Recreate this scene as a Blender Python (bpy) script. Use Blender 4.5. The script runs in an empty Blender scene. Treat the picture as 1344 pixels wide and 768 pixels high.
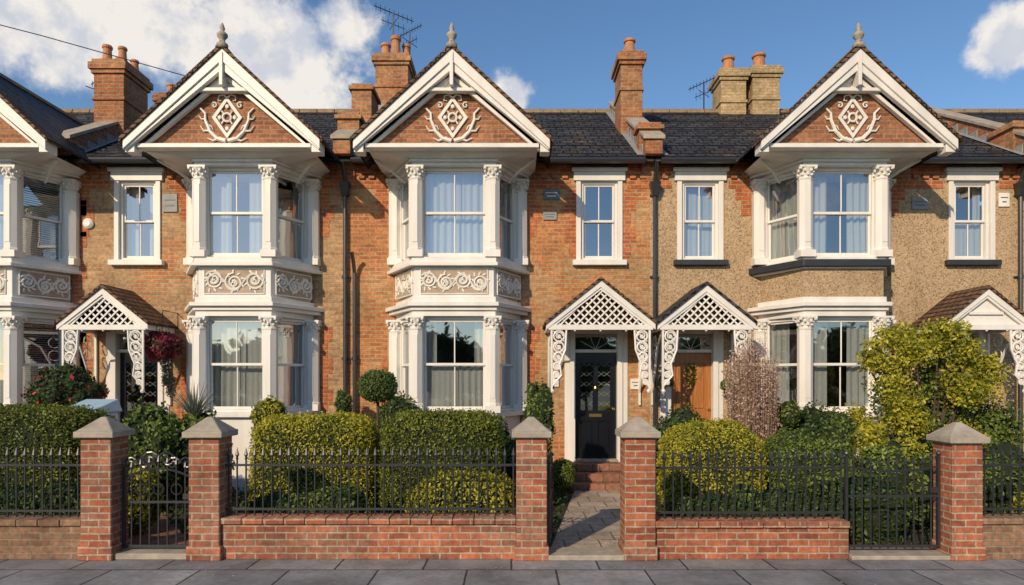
import bpy, bmesh, math, random
import numpy as np
from mathutils import Matrix, Vector
random.seed(7); rng=np.random.default_rng(7)
S=bpy.context.scene
rad=math.radians
# ------------------------------------------------------------------ materials
def newmat(name):
    m=bpy.data.materials.new(name); m.use_nodes=True
    nt=m.node_tree; nt.nodes.clear()
    out=nt.nodes.new('ShaderNodeOutputMaterial')
    return m,nt,out
def N(nt,t,**k):
    n=nt.nodes.new(t)
    for a,b in k.items(): setattr(n,a,b)
    return n
def L(nt,a,b): nt.links.new(a,b)
def math_(nt,op,a,b=None,c=None,clamp=False):
    n=N(nt,'ShaderNodeMath',operation=op); n.use_clamp=clamp
    for i,x in enumerate((a,b,c)):
        if x is None: continue
        if isinstance(x,(int,float)): n.inputs[i].default_value=x
        else: L(nt,x,n.inputs[i])
    return n.outputs[0]
def mix(nt,fac,a,b,mode='MIX'):
    n=N(nt,'ShaderNodeMix',data_type='RGBA',blend_type=mode)
    for s,x in ((n.inputs[0],fac),(n.inputs[6],a),(n.inputs[7],b)):
        if isinstance(x,(int,float)): s.default_value=x
        elif isinstance(x,tuple): s.default_value=(x[0],x[1],x[2],1)
        else: L(nt,x,s)
    return n.outputs[2]
def noise(nt,vec,scale,detail=4,rough=.55):
    n=N(nt,'ShaderNodeTexNoise'); n.inputs['Scale'].default_value=scale
    n.inputs['Detail'].default_value=detail; n.inputs['Roughness'].default_value=rough
    if vec is not None: L(nt,vec,n.inputs['Vector'])
    return n.outputs[0]
def mrange(nt,v,a,b,c,d,smooth=False):
    n=N(nt,'ShaderNodeMapRange'); n.interpolation_type='SMOOTHSTEP' if smooth else 'LINEAR'
    L(nt,v,n.inputs[0])
    for i,x in enumerate((a,b,c,d)): n.inputs[1+i].default_value=x
    return n.outputs[0]
def bsdf(nt,out,col,rough=.6,bump=None,bstr=.3,bdist=.01,metal=0,spec=.5):
    p=N(nt,'ShaderNodeBsdfPrincipled')
    if isinstance(col,tuple): p.inputs['Base Color'].default_value=(*col[:3],1)
    else: L(nt,col,p.inputs['Base Color'])
    if isinstance(rough,(int,float)): p.inputs['Roughness'].default_value=rough
    else: L(nt,rough,p.inputs['Roughness'])
    p.inputs['Metallic'].default_value=metal
    p.inputs['Specular IOR Level'].default_value=spec
    if bump is not None:
        b=N(nt,'ShaderNodeBump'); b.inputs['Strength'].default_value=bstr; b.inputs['Distance'].default_value=bdist
        L(nt,bump,b.inputs['Height']); L(nt,b.outputs[0],p.inputs['Normal'])
    L(nt,p.outputs[0],out.inputs[0]); return p
def scalev(nt,vec,s):
    n=N(nt,'ShaderNodeVectorMath',operation='MULTIPLY'); L(nt,vec,n.inputs[0]); n.inputs[1].default_value=s
    return n.outputs[0]
def plain(name,col,rough=.6,var=.25,scale=6,bstr=.15,metal=0,stretch=(1,1,1),spec=.5):
    m,nt,out=newmat(name)
    g=N(nt,'ShaderNodeNewGeometry').outputs['Position']
    v=scalev(nt,g,stretch)
    a=noise(nt,v,scale,4,.6); f=mrange(nt,a,.3,.75,0,1)
    dark=tuple(c*(1-var) for c in col)
    c=mix(nt,f,dark,col)
    b=noise(nt,g,scale*12,2) if bstr>.1 else None
    bsdf(nt,out,c,rough,b,bstr,.004,metal,spec); return m
def boxuv(nt):
    g=N(nt,'ShaderNodeNewGeometry')
    p=N(nt,'ShaderNodeSeparateXYZ'); L(nt,g.outputs['Position'],p.inputs[0])
    n=N(nt,'ShaderNodeSeparateXYZ'); L(nt,g.outputs['True Normal'],n.inputs[0])
    ax=math_(nt,'ABSOLUTE',n.outputs[0]); ay=math_(nt,'ABSOLUTE',n.outputs[1]); az=math_(nt,'ABSOLUTE',n.outputs[2])
    side=math_(nt,'GREATER_THAN',ax,math_(nt,'MAXIMUM',ay,math_(nt,'MULTIPLY',az,.6)))
    top=math_(nt,'GREATER_THAN',az,.95)
    u=math_(nt,'ADD',math_(nt,'MULTIPLY',p.outputs[0],math_(nt,'SUBTRACT',1,side)),math_(nt,'MULTIPLY',p.outputs[1],side))
    v=math_(nt,'ADD',math_(nt,'MULTIPLY',p.outputs[2],math_(nt,'SUBTRACT',1,top)),math_(nt,'MULTIPLY',p.outputs[1],top))
    c=N(nt,'ShaderNodeCombineXYZ'); L(nt,u,c.inputs[0]); L(nt,v,c.inputs[1])
    return c.outputs[0],g.outputs['Position'],p
def brick(name,c1,c2,mortar,bw=.225,bh=.075,ms=.011,patch=None,pscale=.9,plo=.45,phi=.6,rough=.85,bstr=.6,soot=.25,off=.5,bd=.01,fv=(.66,1.22)):
    m,nt,out=newmat(name)
    uv,pos,_=boxuv(nt)
    dn=N(nt,'ShaderNodeTexNoise'); dn.inputs['Scale'].default_value=7; dn.inputs['Detail'].default_value=1; L(nt,pos,dn.inputs['Vector'])
    dv=N(nt,'ShaderNodeVectorMath',operation='MULTIPLY_ADD'); L(nt,dn.outputs['Color'],dv.inputs[0]); dv.inputs[1].default_value=(.012,.012,0); L(nt,uv,dv.inputs[2])
    b=N(nt,'ShaderNodeTexBrick'); L(nt,dv.outputs[0],b.inputs['Vector']); b.offset=off
    b.inputs['Scale'].default_value=1; b.inputs['Brick Width'].default_value=bw; b.inputs['Row Height'].default_value=bh
    b.inputs['Mortar Size'].default_value=ms; b.inputs['Mortar Smooth'].default_value=.25
    b.inputs['Bias'].default_value=-.1
    if patch:
        pf=mrange(nt,noise(nt,pos,pscale,4,.65),plo,phi,0,1,True)
        L(nt,mix(nt,pf,c1,patch[0]),b.inputs['Color1']); L(nt,mix(nt,pf,c2,patch[1]),b.inputs['Color2'])
    else:
        b.inputs['Color1'].default_value=(*c1,1); b.inputs['Color2'].default_value=(*c2,1)
    b.inputs['Mortar'].default_value=(*mortar,1)
    big=mrange(nt,noise(nt,pos,1.3,4,.7),.3,.7,1-soot,1.08)
    fine=mrange(nt,noise(nt,pos,16,3,.65),.3,.7,*fv)
    k=math_(nt,'MULTIPLY',big,fine)
    cc=N(nt,'ShaderNodeCombineXYZ'); [L(nt,k,cc.inputs[i]) for i in range(3)]
    col=mix(nt,1.0,b.outputs['Color'],cc.outputs[0],'MULTIPLY')
    h=math_(nt,'ADD',math_(nt,'MULTIPLY',b.outputs['Fac'],-1),math_(nt,'MULTIPLY',fine,.5))
    bsdf(nt,out,col,rough,h,bstr,bd,spec=.25); return m
def pebble(name,c1,c2,c3):
    m,nt,out=newmat(name)
    g=N(nt,'ShaderNodeNewGeometry').outputs['Position']
    v=N(nt,'ShaderNodeTexVoronoi'); v.inputs['Scale'].default_value=46; L(nt,g,v.inputs['Vector'])
    s=N(nt,'ShaderNodeSeparateColor'); L(nt,v.outputs['Color'],s.inputs[0])
    c=mix(nt,mrange(nt,s.outputs[0],.2,.8,0,1),c1,c2)
    c=mix(nt,mrange(nt,s.outputs[1],.80,.90,0,.7),c,c3)
    big=mrange(nt,noise(nt,scalev(nt,g,(1,1,.35)),1.6,4,.7),.3,.7,.76,1.06)
    cc=N(nt,'ShaderNodeCombineXYZ'); [L(nt,big,cc.inputs[i]) for i in range(3)]
    c=mix(nt,1.0,c,cc.outputs[0],'MULTIPLY')
    h=math_(nt,'MULTIPLY',v.outputs['Distance'],-1)
    bsdf(nt,out,c,.9,h,.55,.015,spec=.2); return m
def leafmat(name,dark,light,tr=.25,cl=2.5):
    m,nt,out=newmat(name)
    g=N(nt,'ShaderNodeNewGeometry')
    r=g.outputs['Random Per Island']
    n=mrange(nt,noise(nt,g.outputs['Position'],cl,2),.35,.65,-.25,.25)
    f=math_(nt,'ADD',r,n,clamp=True)
    c=mix(nt,f,dark,light)
    d=N(nt,'ShaderNodeBsdfPrincipled'); L(nt,c,d.inputs['Base Color']); d.inputs['Roughness'].default_value=.5; d.inputs['Specular IOR Level'].default_value=.3
    t=N(nt,'ShaderNodeBsdfTranslucent'); L(nt,c,t.inputs[0])
    x=N(nt,'ShaderNodeMixShader'); x.inputs[0].default_value=tr
    L(nt,d.outputs[0],x.inputs[1]); L(nt,t.outputs[0],x.inputs[2]); L(nt,x.outputs[0],out.inputs[0]); return m
def glassmat(name,base=.22):
    m,nt,out=newmat(name)
    g=N(nt,'ShaderNodeNewGeometry').outputs['Position']
    b=N(nt,'ShaderNodeBump'); b.inputs['Strength'].default_value=.12; b.inputs['Distance'].default_value=.02
    L(nt,noise(nt,g,2.2,1),b.inputs['Height'])
    t=N(nt,'ShaderNodeBsdfTransparent'); t.inputs[0].default_value=(.88,.92,.93,1)
    gl=N(nt,'ShaderNodeBsdfGlossy'); gl.inputs['Roughness'].default_value=.02; gl.inputs[0].default_value=(.95,.97,1,1); L(nt,b.outputs[0],gl.inputs['Normal'])
    lw=N(nt,'ShaderNodeLayerWeight'); lw.inputs[0].default_value=.3
    f=math_(nt,'ADD',math_(nt,'MULTIPLY',lw.outputs['Fresnel'],.35),base,clamp=True)
    x=N(nt,'ShaderNodeMixShader'); L(nt,f,x.inputs[0]); L(nt,t.outputs[0],x.inputs[1]); L(nt,gl.outputs[0],x.inputs[2])
    L(nt,x.outputs[0],out.inputs[0]); return m
def curtainmat():
    m,nt,out=newmat('net_curtain')
    d=N(nt,'ShaderNodeBsdfDiffuse'); d.inputs[0].default_value=(.66,.67,.64,1)
    t=N(nt,'ShaderNodeBsdfTranslucent'); t.inputs[0].default_value=(.6,.62,.6,1)
    x=N(nt,'ShaderNodeMixShader'); x.inputs[0].default_value=.3; L(nt,d.outputs[0],x.inputs[1]); L(nt,t.outputs[0],x.inputs[2])
    L(nt,x.outputs[0],out.inputs[0]); return m

WHITE=plain('white_paint',(.78,.75,.70),.45,.20,1.7,.12,stretch=(1.8,1.8,.35))
WHITE2=plain('white_paint_relief',(.78,.75,.68),.55,.2,4)
STONE=plain('coping_stone',(.42,.37,.30),.85,.4,7,.5)
IRON=plain('black_iron',(.030,.032,.037),.33,.3,20,.1,spec=.8)
BLACKP=plain('black_gloss_paint',(.010,.012,.018),.18,.2,3,.03)
DARKSILL=plain('dark_sill_paint',(.03,.032,.04),.5,.3,5)
OAK=plain('varnished_oak',(.50,.20,.06),.3,.5,5,.1,stretch=(8,8,.7))
BRASS=plain('brass',(.7,.45,.15),.3,.2,5,.05,metal=1)
TERRA=plain('terracotta',(.55,.25,.12),.8,.45,9,.3)
LEAD=plain('lead_flashing',(.30,.31,.32),.6,.35,9,.3)
SLATEP=plain('wall_plaque_slate',(.12,.14,.15),.5,.3,12)
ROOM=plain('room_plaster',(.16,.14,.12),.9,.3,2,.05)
BARK=plain('bark',(.10,.07,.045),.9,.5,14,.6)
TWIG=plain('dry_twigs',(.30,.20,.14),.9,.4,14,.1)
SOIL=plain('garden_soil',(.055,.042,.028),.95,.5,5,.8)
GRASS=plain('grass_ground',(.05,.07,.025),.95,.5,1,.5)
ASPH=plain('asphalt',(.05,.05,.052),.9,.3,20,.6)
KERB=plain('granite_kerb',(.25,.25,.25),.8,.3,30,.4)
BINM=plain('pale_blue_plastic',(.34,.50,.64),.5,.15,4)
PANELG=plain('panel_ground',(.46,.35,.26),.8,.3,8)
GLASS=glassmat('window_glass',.30); GLASSD=glassmat('leaded_glass',.35)
CURT=curtainmat()
B_BUFF=brick('buff_brick',(.54,.335,.175),(.36,.20,.10),(.44,.32,.20),patch=((.54,.22,.085),(.38,.145,.06)),pscale=.8,plo=.50,phi=.68,soot=.35)
B_ORNG=brick('orange_stock_brick',(.58,.225,.08),(.38,.13,.052),(.46,.31,.17),patch=((.54,.32,.155),(.37,.205,.10)),pscale=.7,plo=.47,phi=.58,soot=.35)
B_RED=brick('red_rubbed_brick',(.56,.155,.048),(.38,.09,.035),(.40,.27,.17),soot=.3)
B_WALL=brick('garden_wall_brick',(.47,.155,.08),(.27,.08,.048),(.42,.33,.24),ms=.010,patch=((.40,.19,.12),(.22,.10,.07)),pscale=1.6,soot=.4)
B_WALLO=brick('old_wall_brick',(.32,.18,.11),(.20,.11,.07),(.27,.21,.15),soot=.45)
B_GABLE=brick('gable_brick',(.42,.17,.08),(.26,.09,.05),(.34,.24,.15),soot=.3)
B_CHIM=brick('chimney_brick',(.54,.25,.11),(.36,.15,.07),(.38,.28,.17),patch=((.50,.16,.065),(.34,.11,.055)),soot=.4)
B_CHIMB=brick('buff_chimney_brick',(.58,.41,.21),(.44,.30,.15),(.42,.33,.21),soot=.4)
PEB=pebble('pebbledash',(.52,.38,.235),(.38,.265,.16),(.18,.115,.07))
TILE=brick('slate_roof_tiles',(.062,.066,.078),(.030,.033,.040),(.006,.006,.007),bw=.28,bh=.125,ms=.016,patch=((.15,.11,.065),(.07,.055,.04)),pscale=1.1,plo=.5,phi=.70,rough=.5,bstr=1,soot=.45,bd=.05,fv=(.5,1.5))
TILEB=brick('clay_roof_tiles',(.24,.13,.075),(.13,.08,.055),(.02,.015,.012),bw=.17,bh=.085,ms=.012,rough=.75,bstr=1,soot=.45,bd=.03,fv=(.5,1.4))
RIDGE=plain('ridge_tile',(.32,.22,.12),.85,.5,8,.4)
PAVE=brick('paving_flags',(.31,.315,.335),(.225,.235,.255),(.06,.06,.065),bw=.92,bh=.62,ms=.012,rough=.7,bstr=.5,soot=.5,patch=((.33,.32,.32),(.19,.195,.21)),pscale=2,fv=(.8,1.12))
PATH=brick('sandstone_path',(.50,.41,.33),(.38,.31,.25),(.14,.12,.09),bw=.42,bh=.42,ms=.010,rough=.8,bstr=.4,soot=.35)
PATHR=brick('red_path_tiles',(.34,.16,.10),(.25,.12,.08),(.12,.09,.07),bw=.3,bh=.3,ms=.01,soot=.35)
LF_BOX=leafmat('box_leaves',(.045,.075,.014),(.23,.26,.036))
LF_YEL=leafmat('golden_leaves',(.12,.15,.018),(.56,.50,.05),.3)
LF_DK=leafmat('dark_leaves',(.018,.040,.012),(.075,.125,.03))
LF_MID=leafmat('mid_leaves',(.04,.08,.018),(.20,.26,.05))
LF_GREY=leafmat('grey_leaves',(.10,.12,.09),(.25,.27,.20))
LF_TAN=leafmat('dried_leaves',(.38,.24,.17),(.74,.54,.42),.3)
LF_RED=leafmat('rose_petals',(.20,.01,.02),(.50,.05,.07))
LF_PUR=leafmat('heather_flowers',(.10,.012,.025),(.32,.05,.08))
LF_FLY=leafmat('yellow_petals',(.5,.3,.02),(.7,.5,.05))
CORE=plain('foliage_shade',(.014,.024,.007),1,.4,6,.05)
# ------------------------------------------------------------------ mesh builder
class MB:
    def __init__(s): s.v=[];s.f=[];s.m=[];s.mats=[];s.M=None;s.cur=None
    def use(s,mat):
        if mat not in s.mats: s.mats.append(mat)
        s.cur=s.mats.index(mat); return s
    def add(s,vs,fs,M=None):
        M=M if M is not None else s.M
        o=len(s.v)
        for p in vs:
            q=Vector(p)
            if M is not None: q=M@q
            s.v.append(q[:])
        for f in fs: s.f.append([i+o for i in f]); s.m.append(s.cur or 0)
    def box(s,x0,x1,y0,y1,z0,z1,M=None):
        s.add([(x0,y0,z0),(x1,y0,z0),(x1,y1,z0),(x0,y1,z0),(x0,y0,z1),(x1,y0,z1),(x1,y1,z1),(x0,y1,z1)],
          [(0,3,2,1),(4,5,6,7),(0,1,5,4),(1,2,6,5),(2,3,7,6),(3,0,4,7)],M)
    def loft(s,a,b,M=None):
        n=len(a)
        s.add(list(a)+list(b),[tuple(range(n))[::-1],tuple(range(n,2*n))]+[(i,(i+1)%n,n+(i+1)%n,n+i) for i in range(n)],M)
    def py(s,poly,y0,y1,M=None): s.loft([(x,y0,z) for x,z in poly],[(x,y1,z) for x,z in poly],M)
    def px(s,poly,x0,x1,M=None): s.loft([(x0,y,z) for y,z in poly],[(x1,y,z) for y,z in poly],M)
    def pz(s,poly,z0,z1,M=None): s.loft([(x,y,z0) for x,y in poly],[(x,y,z1) for x,y in poly],M)
    def lathe(s,prof,cx,cy,n=12,M=None,cz=0,rot=0):
        vs=[];fs=[]
        for r,z in prof:
            for i in range(n):
                a=2*math.pi*i/n+rot; vs.append((cx+r*math.cos(a),cy+r*math.sin(a),z+cz))
        for k in range(len(prof)-1):
            for i in range(n):
                j=(i+1)%n; fs.append((k*n+i,k*n+j,(k+1)*n+j,(k+1)*n+i))
        fs.append(tuple(range(n))[::-1]); fs.append(tuple(range((len(prof)-1)*n,len(prof)*n)))
        s.add(vs,fs,M)
    def tube(s,pts,r,n=6,M=None,r2=None,closed=False):
        pts=[Vector(p) for p in pts]; m=len(pts)
        if closed: pts=pts+[pts[0]]; m+=1
        vs=[];fs=[];ref=None
        for k,p in enumerate(pts):
            t=(pts[min(k+1,m-1)]-pts[max(k-1,0)])
            if closed and k in(0,m-1): t=pts[1]-pts[m-2]
            t.normalize()
            if ref is None: ref=Vector((0,1,0)) if abs(t.y)<.8 else Vector((1,0,0))
            a=t.cross(ref)
            if a.length<1e-4: a=t.cross(Vector((.3,.2,.9)))
            a.normalize(); b=t.cross(a); 
            rr=r if r2 is None else r+(r2-r)*k/(m-1)
            for i in range(n):
                an=2*math.pi*i/n; vs.append(tuple(p+a*rr*math.cos(an)+b*rr*math.sin(an)))
        for k in range(m-1):
            for i in range(n):
                j=(i+1)%n; fs.append((k*n+i,k*n+j,(k+1)*n+j,(k+1)*n+i))
        if not closed:
            fs.append(tuple(range(n))[::-1]); fs.append(tuple(range((m-1)*n,m*n)))
        s.add(vs,fs,M)
    def ball(s,c,r,n=8,M=None):
        if not isinstance(r,tuple): r=(r,r,r)
        vs=[];fs=[];k=n//2
        for a in range(k+1):
            th=math.pi*a/k
            for i in range(n):
                ph=2*math.pi*i/n
                vs.append((c[0]+r[0]*max(math.sin(th),.02)*math.cos(ph),c[1]+r[1]*max(math.sin(th),.02)*math.sin(ph),c[2]+r[2]*math.cos(th)))
        for a in range(k):
            for i in range(n):
                j=(i+1)%n; fs.append((a*n+i,(a+1)*n+i,(a+1)*n+j,a*n+j))
        s.add(vs,fs,M)
    def obj(s,name,parent=None,bevel=0,smooth=False,mat=None):
        if not s.v: return None
        me=bpy.data.meshes.new(name); me.from_pydata(s.v,[],s.f)
        for m in (s.mats or [mat]): me.materials.append(m)
        if s.mats: me.polygons.foreach_set('material_index',s.m)
        bm=bmesh.new(); bm.from_mesh(me); bmesh.ops.recalc_face_normals(bm,faces=bm.faces); bm.to_mesh(me); bm.free()
        if smooth: me.polygons.foreach_set('use_smooth',[True]*len(me.polygons))
        o=bpy.data.objects.new(name,me); S.collection.objects.link(o)
        if bevel:
            b=o.modifiers.new('bevel','BEVEL'); b.width=bevel; b.segments=1; b.limit_method='ANGLE'
        if parent:
            o.parent=parent; o.matrix_parent_inverse=parent_inv(parent)
        return o
def parent_inv(p): return Matrix.Translation(p.location).inverted()
def empty(name,loc):
    e=bpy.data.objects.new(name,None); e.location=loc; e.empty_display_size=.3; S.collection.objects.link(e); return e
def spiral(cx,cz,r,turns=1.4,d=1,ph=0,y=0,n=18):
    return [(cx+d*(r*(1-.8*t/n))*math.cos(ph+2*math.pi*turns*t/n),y,cz+(r*(1-.8*t/n))*math.sin(ph+2*math.pi*turns*t/n)) for t in range(n+1)]
def circ(cx,cz,r,y=0,n=14): return [(cx+r*math.cos(2*math.pi*i/n),y,cz+r*math.sin(2*math.pi*i/n)) for i in range(n)]
# ------------------------------------------------------------------ house pieces
FY=12.5; BD=.9; BX=.52
def bayp(cx,w,o,inner=0):
    h=w/2
    return [(cx-h-BX-1.155*o,FY+inner),(cx-h-.577*o,FY-BD-o),(cx+h+.577*o,FY-BD-o),(cx+h+BX+1.155*o,FY+inner)]
def wall_holes(mb,x0,x1,z0,z1,holes,y0,y1):
    xs=sorted(set([x0,x1]+[h[0] for h in holes]+[h[1] for h in holes])); xs=[x for x in xs if x0<=x<=x1]
    for a,b in zip(xs[:-1],xs[1:]):
        hs=sorted([(h[2],h[3]) for h in holes if h[0]<=a+1e-6 and h[1]>=b-1e-6])
        z=z0
        for p,q in hs:
            if p>z: mb.box(a,b,y0,y1,z,p)
            z=max(z,q)
        if z<z1: mb.box(a,b,y0,y1,z,z1)
def curtain(mb,u0,u1,z0,z1,y,M,amp=.025,wl=.11):
    n=max(6,int((u1-u0)/.022)); ph=random.random()*6; sd=random.random()*9
    vs=[];fs=[]
    rows=4
    for k in range(rows+1):
        for i in range(n+1):
            u=u0+(u1-u0)*i/n
            am=amp*(.7+.5*math.sin(u*7+sd))
            vs.append((u,y+am*math.sin(2*math.pi*u/wl+ph+1.1*math.sin(u*9+sd)+.3*math.sin(k+u*5))*(.5+.5*(1-k/rows)),z0+(z1-z0)*k/rows))
    for k in range(rows):
        for i in range(n): fs.append((k*(n+1)+i,k*(n+1)+i+1,(k+1)*(n+1)+i+1,(k+1)*(n+1)+i))
    mb.add(vs,fs,M)
def sash(P,M,u0,u1,z0,z1,bars=1,style='sides',split=.5):
    w,g,c=P['white'],P['glass'],P['curtain']
    t=.055
    w.box(u0,u0+t,0,.12,z0,z1,M); w.box(u1-t,u1,0,.12,z0,z1,M)
    w.box(u0+t,u1-t,0,.12,z1-t,z1,M); w.box(u0+t,u1-t,0,.12,z0,z0+t,M)
    zm=z0+(z1-z0)*split
    for (a,b,y) in ((zm-.02,z1-t,.03),(z0+t,zm+.02,.065)):
        e=.038; U0=u0+t+.002; U1=u1-t-.002
        w.box(U0,U0+e,y,y+.03,a,b,M); w.box(U1-e,U1,y,y+.03,a,b,M)
        w.box(U0+e,U1-e,y,y+.03,b-e,b,M); w.box(U0+e,U1-e,y,y+.03,a,a+e+.01,M)
        for k in range(bars):
            uc=U0+(U1-U0)*(k+1)/(bars+1); w.box(uc-.011,uc+.011,y+.004,y+.026,a+e+.01,b-e,M)
        tl=random.uniform(-.004,.004)
        g.add([(U0+e,y+.015-tl,a+e),(U1-e,y+.015+tl,a+e),(U1-e,y+.015+tl,b-e),(U0+e,y+.015-tl,b-e)],[(0,1,2,3)],M)
    W=u1-u0; a=u0+.02; b=u1-.02
    if style=='full': curtain(c,a,(a+b)/2-.01,z0,z1,.2,M); curtain(c,(a+b)/2-.03,b,z0,z1,.23,M)
    elif style=='sides': curtain(c,a,a+W*.33,z0,z1,.2,M); curtain(c,b-W*.33,b,z0,z1,.2,M)
    elif style=='half': curtain(c,a,b,z0,zm,.18,M); curtain(c,a,a+W*.2,zm-.1,z1,.22,M); curtain(c,b-W*.2,b,zm-.1,z1,.22,M)
    elif style=='left': curtain(c,a,a+W*.5,z0,z1,.2,M)
    elif style=='right': curtain(c,b-W*.5,b,z0,z1,.2,M)
    elif style=='blind':
        z=z1
        while z>z0+.05:
            c.box(a,b,.17,.20,z-.034,z-.022,M); z-=.04
def capital(mb,x,y,z,M=None,k=1.0):
    mb.lathe([(.085*k,z),(.1*k,z+.02),(.09*k,z+.05),(.115*k,z+.13),(.14*k,z+.19)],x,y,12,M)
    mb.box(x-.135*k,x+.135*k,y-.135*k,y+.135*k,z+.19,z+.225,M)
    for ring,(rr,zz) in enumerate(((.105,z+.08),(.125,z+.14))):
        for i in range(8):
            a=2*math.pi*(i+.5*ring)/8
            mb.ball((x+rr*k*math.cos(a),y+rr*k*math.sin(a),zz),(.024*k,.024*k,.034),6,M)
    for sx in(-1,1):
        for sy in(-1,1): mb.ball((x+sx*.115*k,y+sy*.115*k,z+.175),.03*k,6,M)
def column(mb,x,y,z0,z1,k=1.15):
    mb.box(x-.118*k,x+.118*k,y-.118*k,y+.118*k,z0,z0+.12)
    a=math.pi/8
    mb.lathe([(.125*k,z0+.12),(.125*k,z0+.15),(.112*k,z0+.17),(.112*k,z1-.24),(.12*k,z1-.235),(.12*k,z1-.22)],x,y,8,rot=a)
    mb.box(x-.045,x+.045,y-.128,y-.1,z0+.26,z1-.32)
    capital(mb,x,y,z1-.225,None,k)
def bay(P,cx,w,wallmat,style,cur):
    w_=P['white']; h=w/2
    ML=Matrix.Translation((cx-h-BX,FY,0))@Matrix.Rotation(rad(-60),4,'Z')
    MF=Matrix.Translation((cx-h,FY-BD,0))
    MR=Matrix.Translation((cx+h,FY-BD,0))@Matrix.Rotation(rad(60),4,'Z')
    sl=math.hypot(BX,BD)
    w_.pz(bayp(cx,w,0,.1),0,1.32); w_.pz(bayp(cx,w,.05,.0),0,.25)
    w_.pz(bayp(cx,w,.09,.0),1.32,1.40)
    Z=[(1.40,3.10),(4.14,5.74)]
    w_.pz(bayp(cx,w,.05,.2),3.10,3.20); w_.pz(bayp(cx,w,.09,0),3.20,3.27); w_.pz(bayp(cx,w,.15,0),3.27,3.34); w_.pz(bayp(cx,w,.06,.2),3.34,3.44)
    if style=='peb':
        pb=P['bayinfill']; pb.use(PEB); pb.pz(bayp(cx,w,.01,.2),3.44,3.94)
        ds=P['dark']; ds.pz(bayp(cx,w,.13,0),3.97,4.09); w_.pz(bayp(cx,w,.06,.0),3.94,3.97); w_.pz(bayp(cx,w,.05,.2),4.09,4.14)
    else:
        w_.pz(bayp(cx,w,0,.2),3.44,3.98); w_.pz(bayp(cx,w,.12,0),3.98,4.04); w_.pz(bayp(cx,w,.07,.0),4.04,4.14)
        o=P['relief']
        for M,ln in ((ML,sl),(MF,w),(MR,sl)):
            u0,u1=.10,ln-.10; z0,z1=3.49,3.94; W=u1-u0
            for a,b,c,d in((u0,u1,z0,z0+.02),(u0,u1,z1-.02,z1),(u0,u0+.02,z0+.02,z1-.02),(u1-.02,u1,z0+.02,z1-.02)):
                w_.box(a,b,-.02,.01,c,d,M)
            pnl=P['bayinfill']; pnl.use(PANELG); pnl.box(u0+.021,u1-.021,-.005,.01,z0+.021,z1-.021,M)
            k=max(2,round(W/.31)) ; zc=(z0+z1)/2; r=min(.17,W/k/2-.004)
            o.tube([(u0+.03+(W-.06)*i/40,-.014,zc+.14*math.sin(math.pi*k*i/40)) for i in range(41)],.017,5,M)
            for i in range(k):
                uc=u0+W*(i+.5)/k; d=1 if i%2 else -1
                o.tube(spiral(uc,zc-d*.02,r*1.0,1.9,d,.6+i,-.014,26),.018,5,M)
                o.tube(spiral(uc+r*.1,zc-d*.04,r*.55,1.1,-d,3.6,-.016,14),.014,5,M)
                for q in range(9):
                    a=q*math.pi*2/9+.3*i; rr=r*(.95 if q%2 else 1.15)
                    Mq=M@Matrix.Translation((uc+rr*.82*math.cos(a),-.012,zc+rr*.95*math.sin(a)))@Matrix.Rotation(-a+.5*d,4,'Y')
                    o.ball((0,0,0),(.045,.012,.019),6,Mq)
                for q in range(5):
                    a=q*math.pi*2/5; o.ball((uc+.03*math.cos(a),-.018,zc+.03*math.sin(a)),(.02,.012,.02),6,M)
    for k,(z0,z1) in enumerate(Z):
        c=cur[k]
        sash(P,ML@Matrix.Translation((0,.05,0)),.13,sl-.12,z0,z1-.0,0,c[0])
        sash(P,MF@Matrix.Translation((0,.05,0)),.10,w-.10,z0,z1-.0,1,c[1])
        sash(P,MR@Matrix.Translation((0,.05,0)),.12,sl-.13,z0,z1-.0,0,c[2])
        col=P['cols']
        for x,y in bayp(cx,w,-.03): 
            y=min(y,FY-.06); column(col,x,y,z0,z1)
        for (x,y) in bayp(cx,w,-.12):
            w_.lathe([(.085,z0),(.085,z1)],x,min(y,FY-.0),8)
    w_.pz(bayp(cx,w,.07,.2),5.74,5.80); w_.pz(bayp(cx,w,.11,.0),5.80,5.85)
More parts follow.
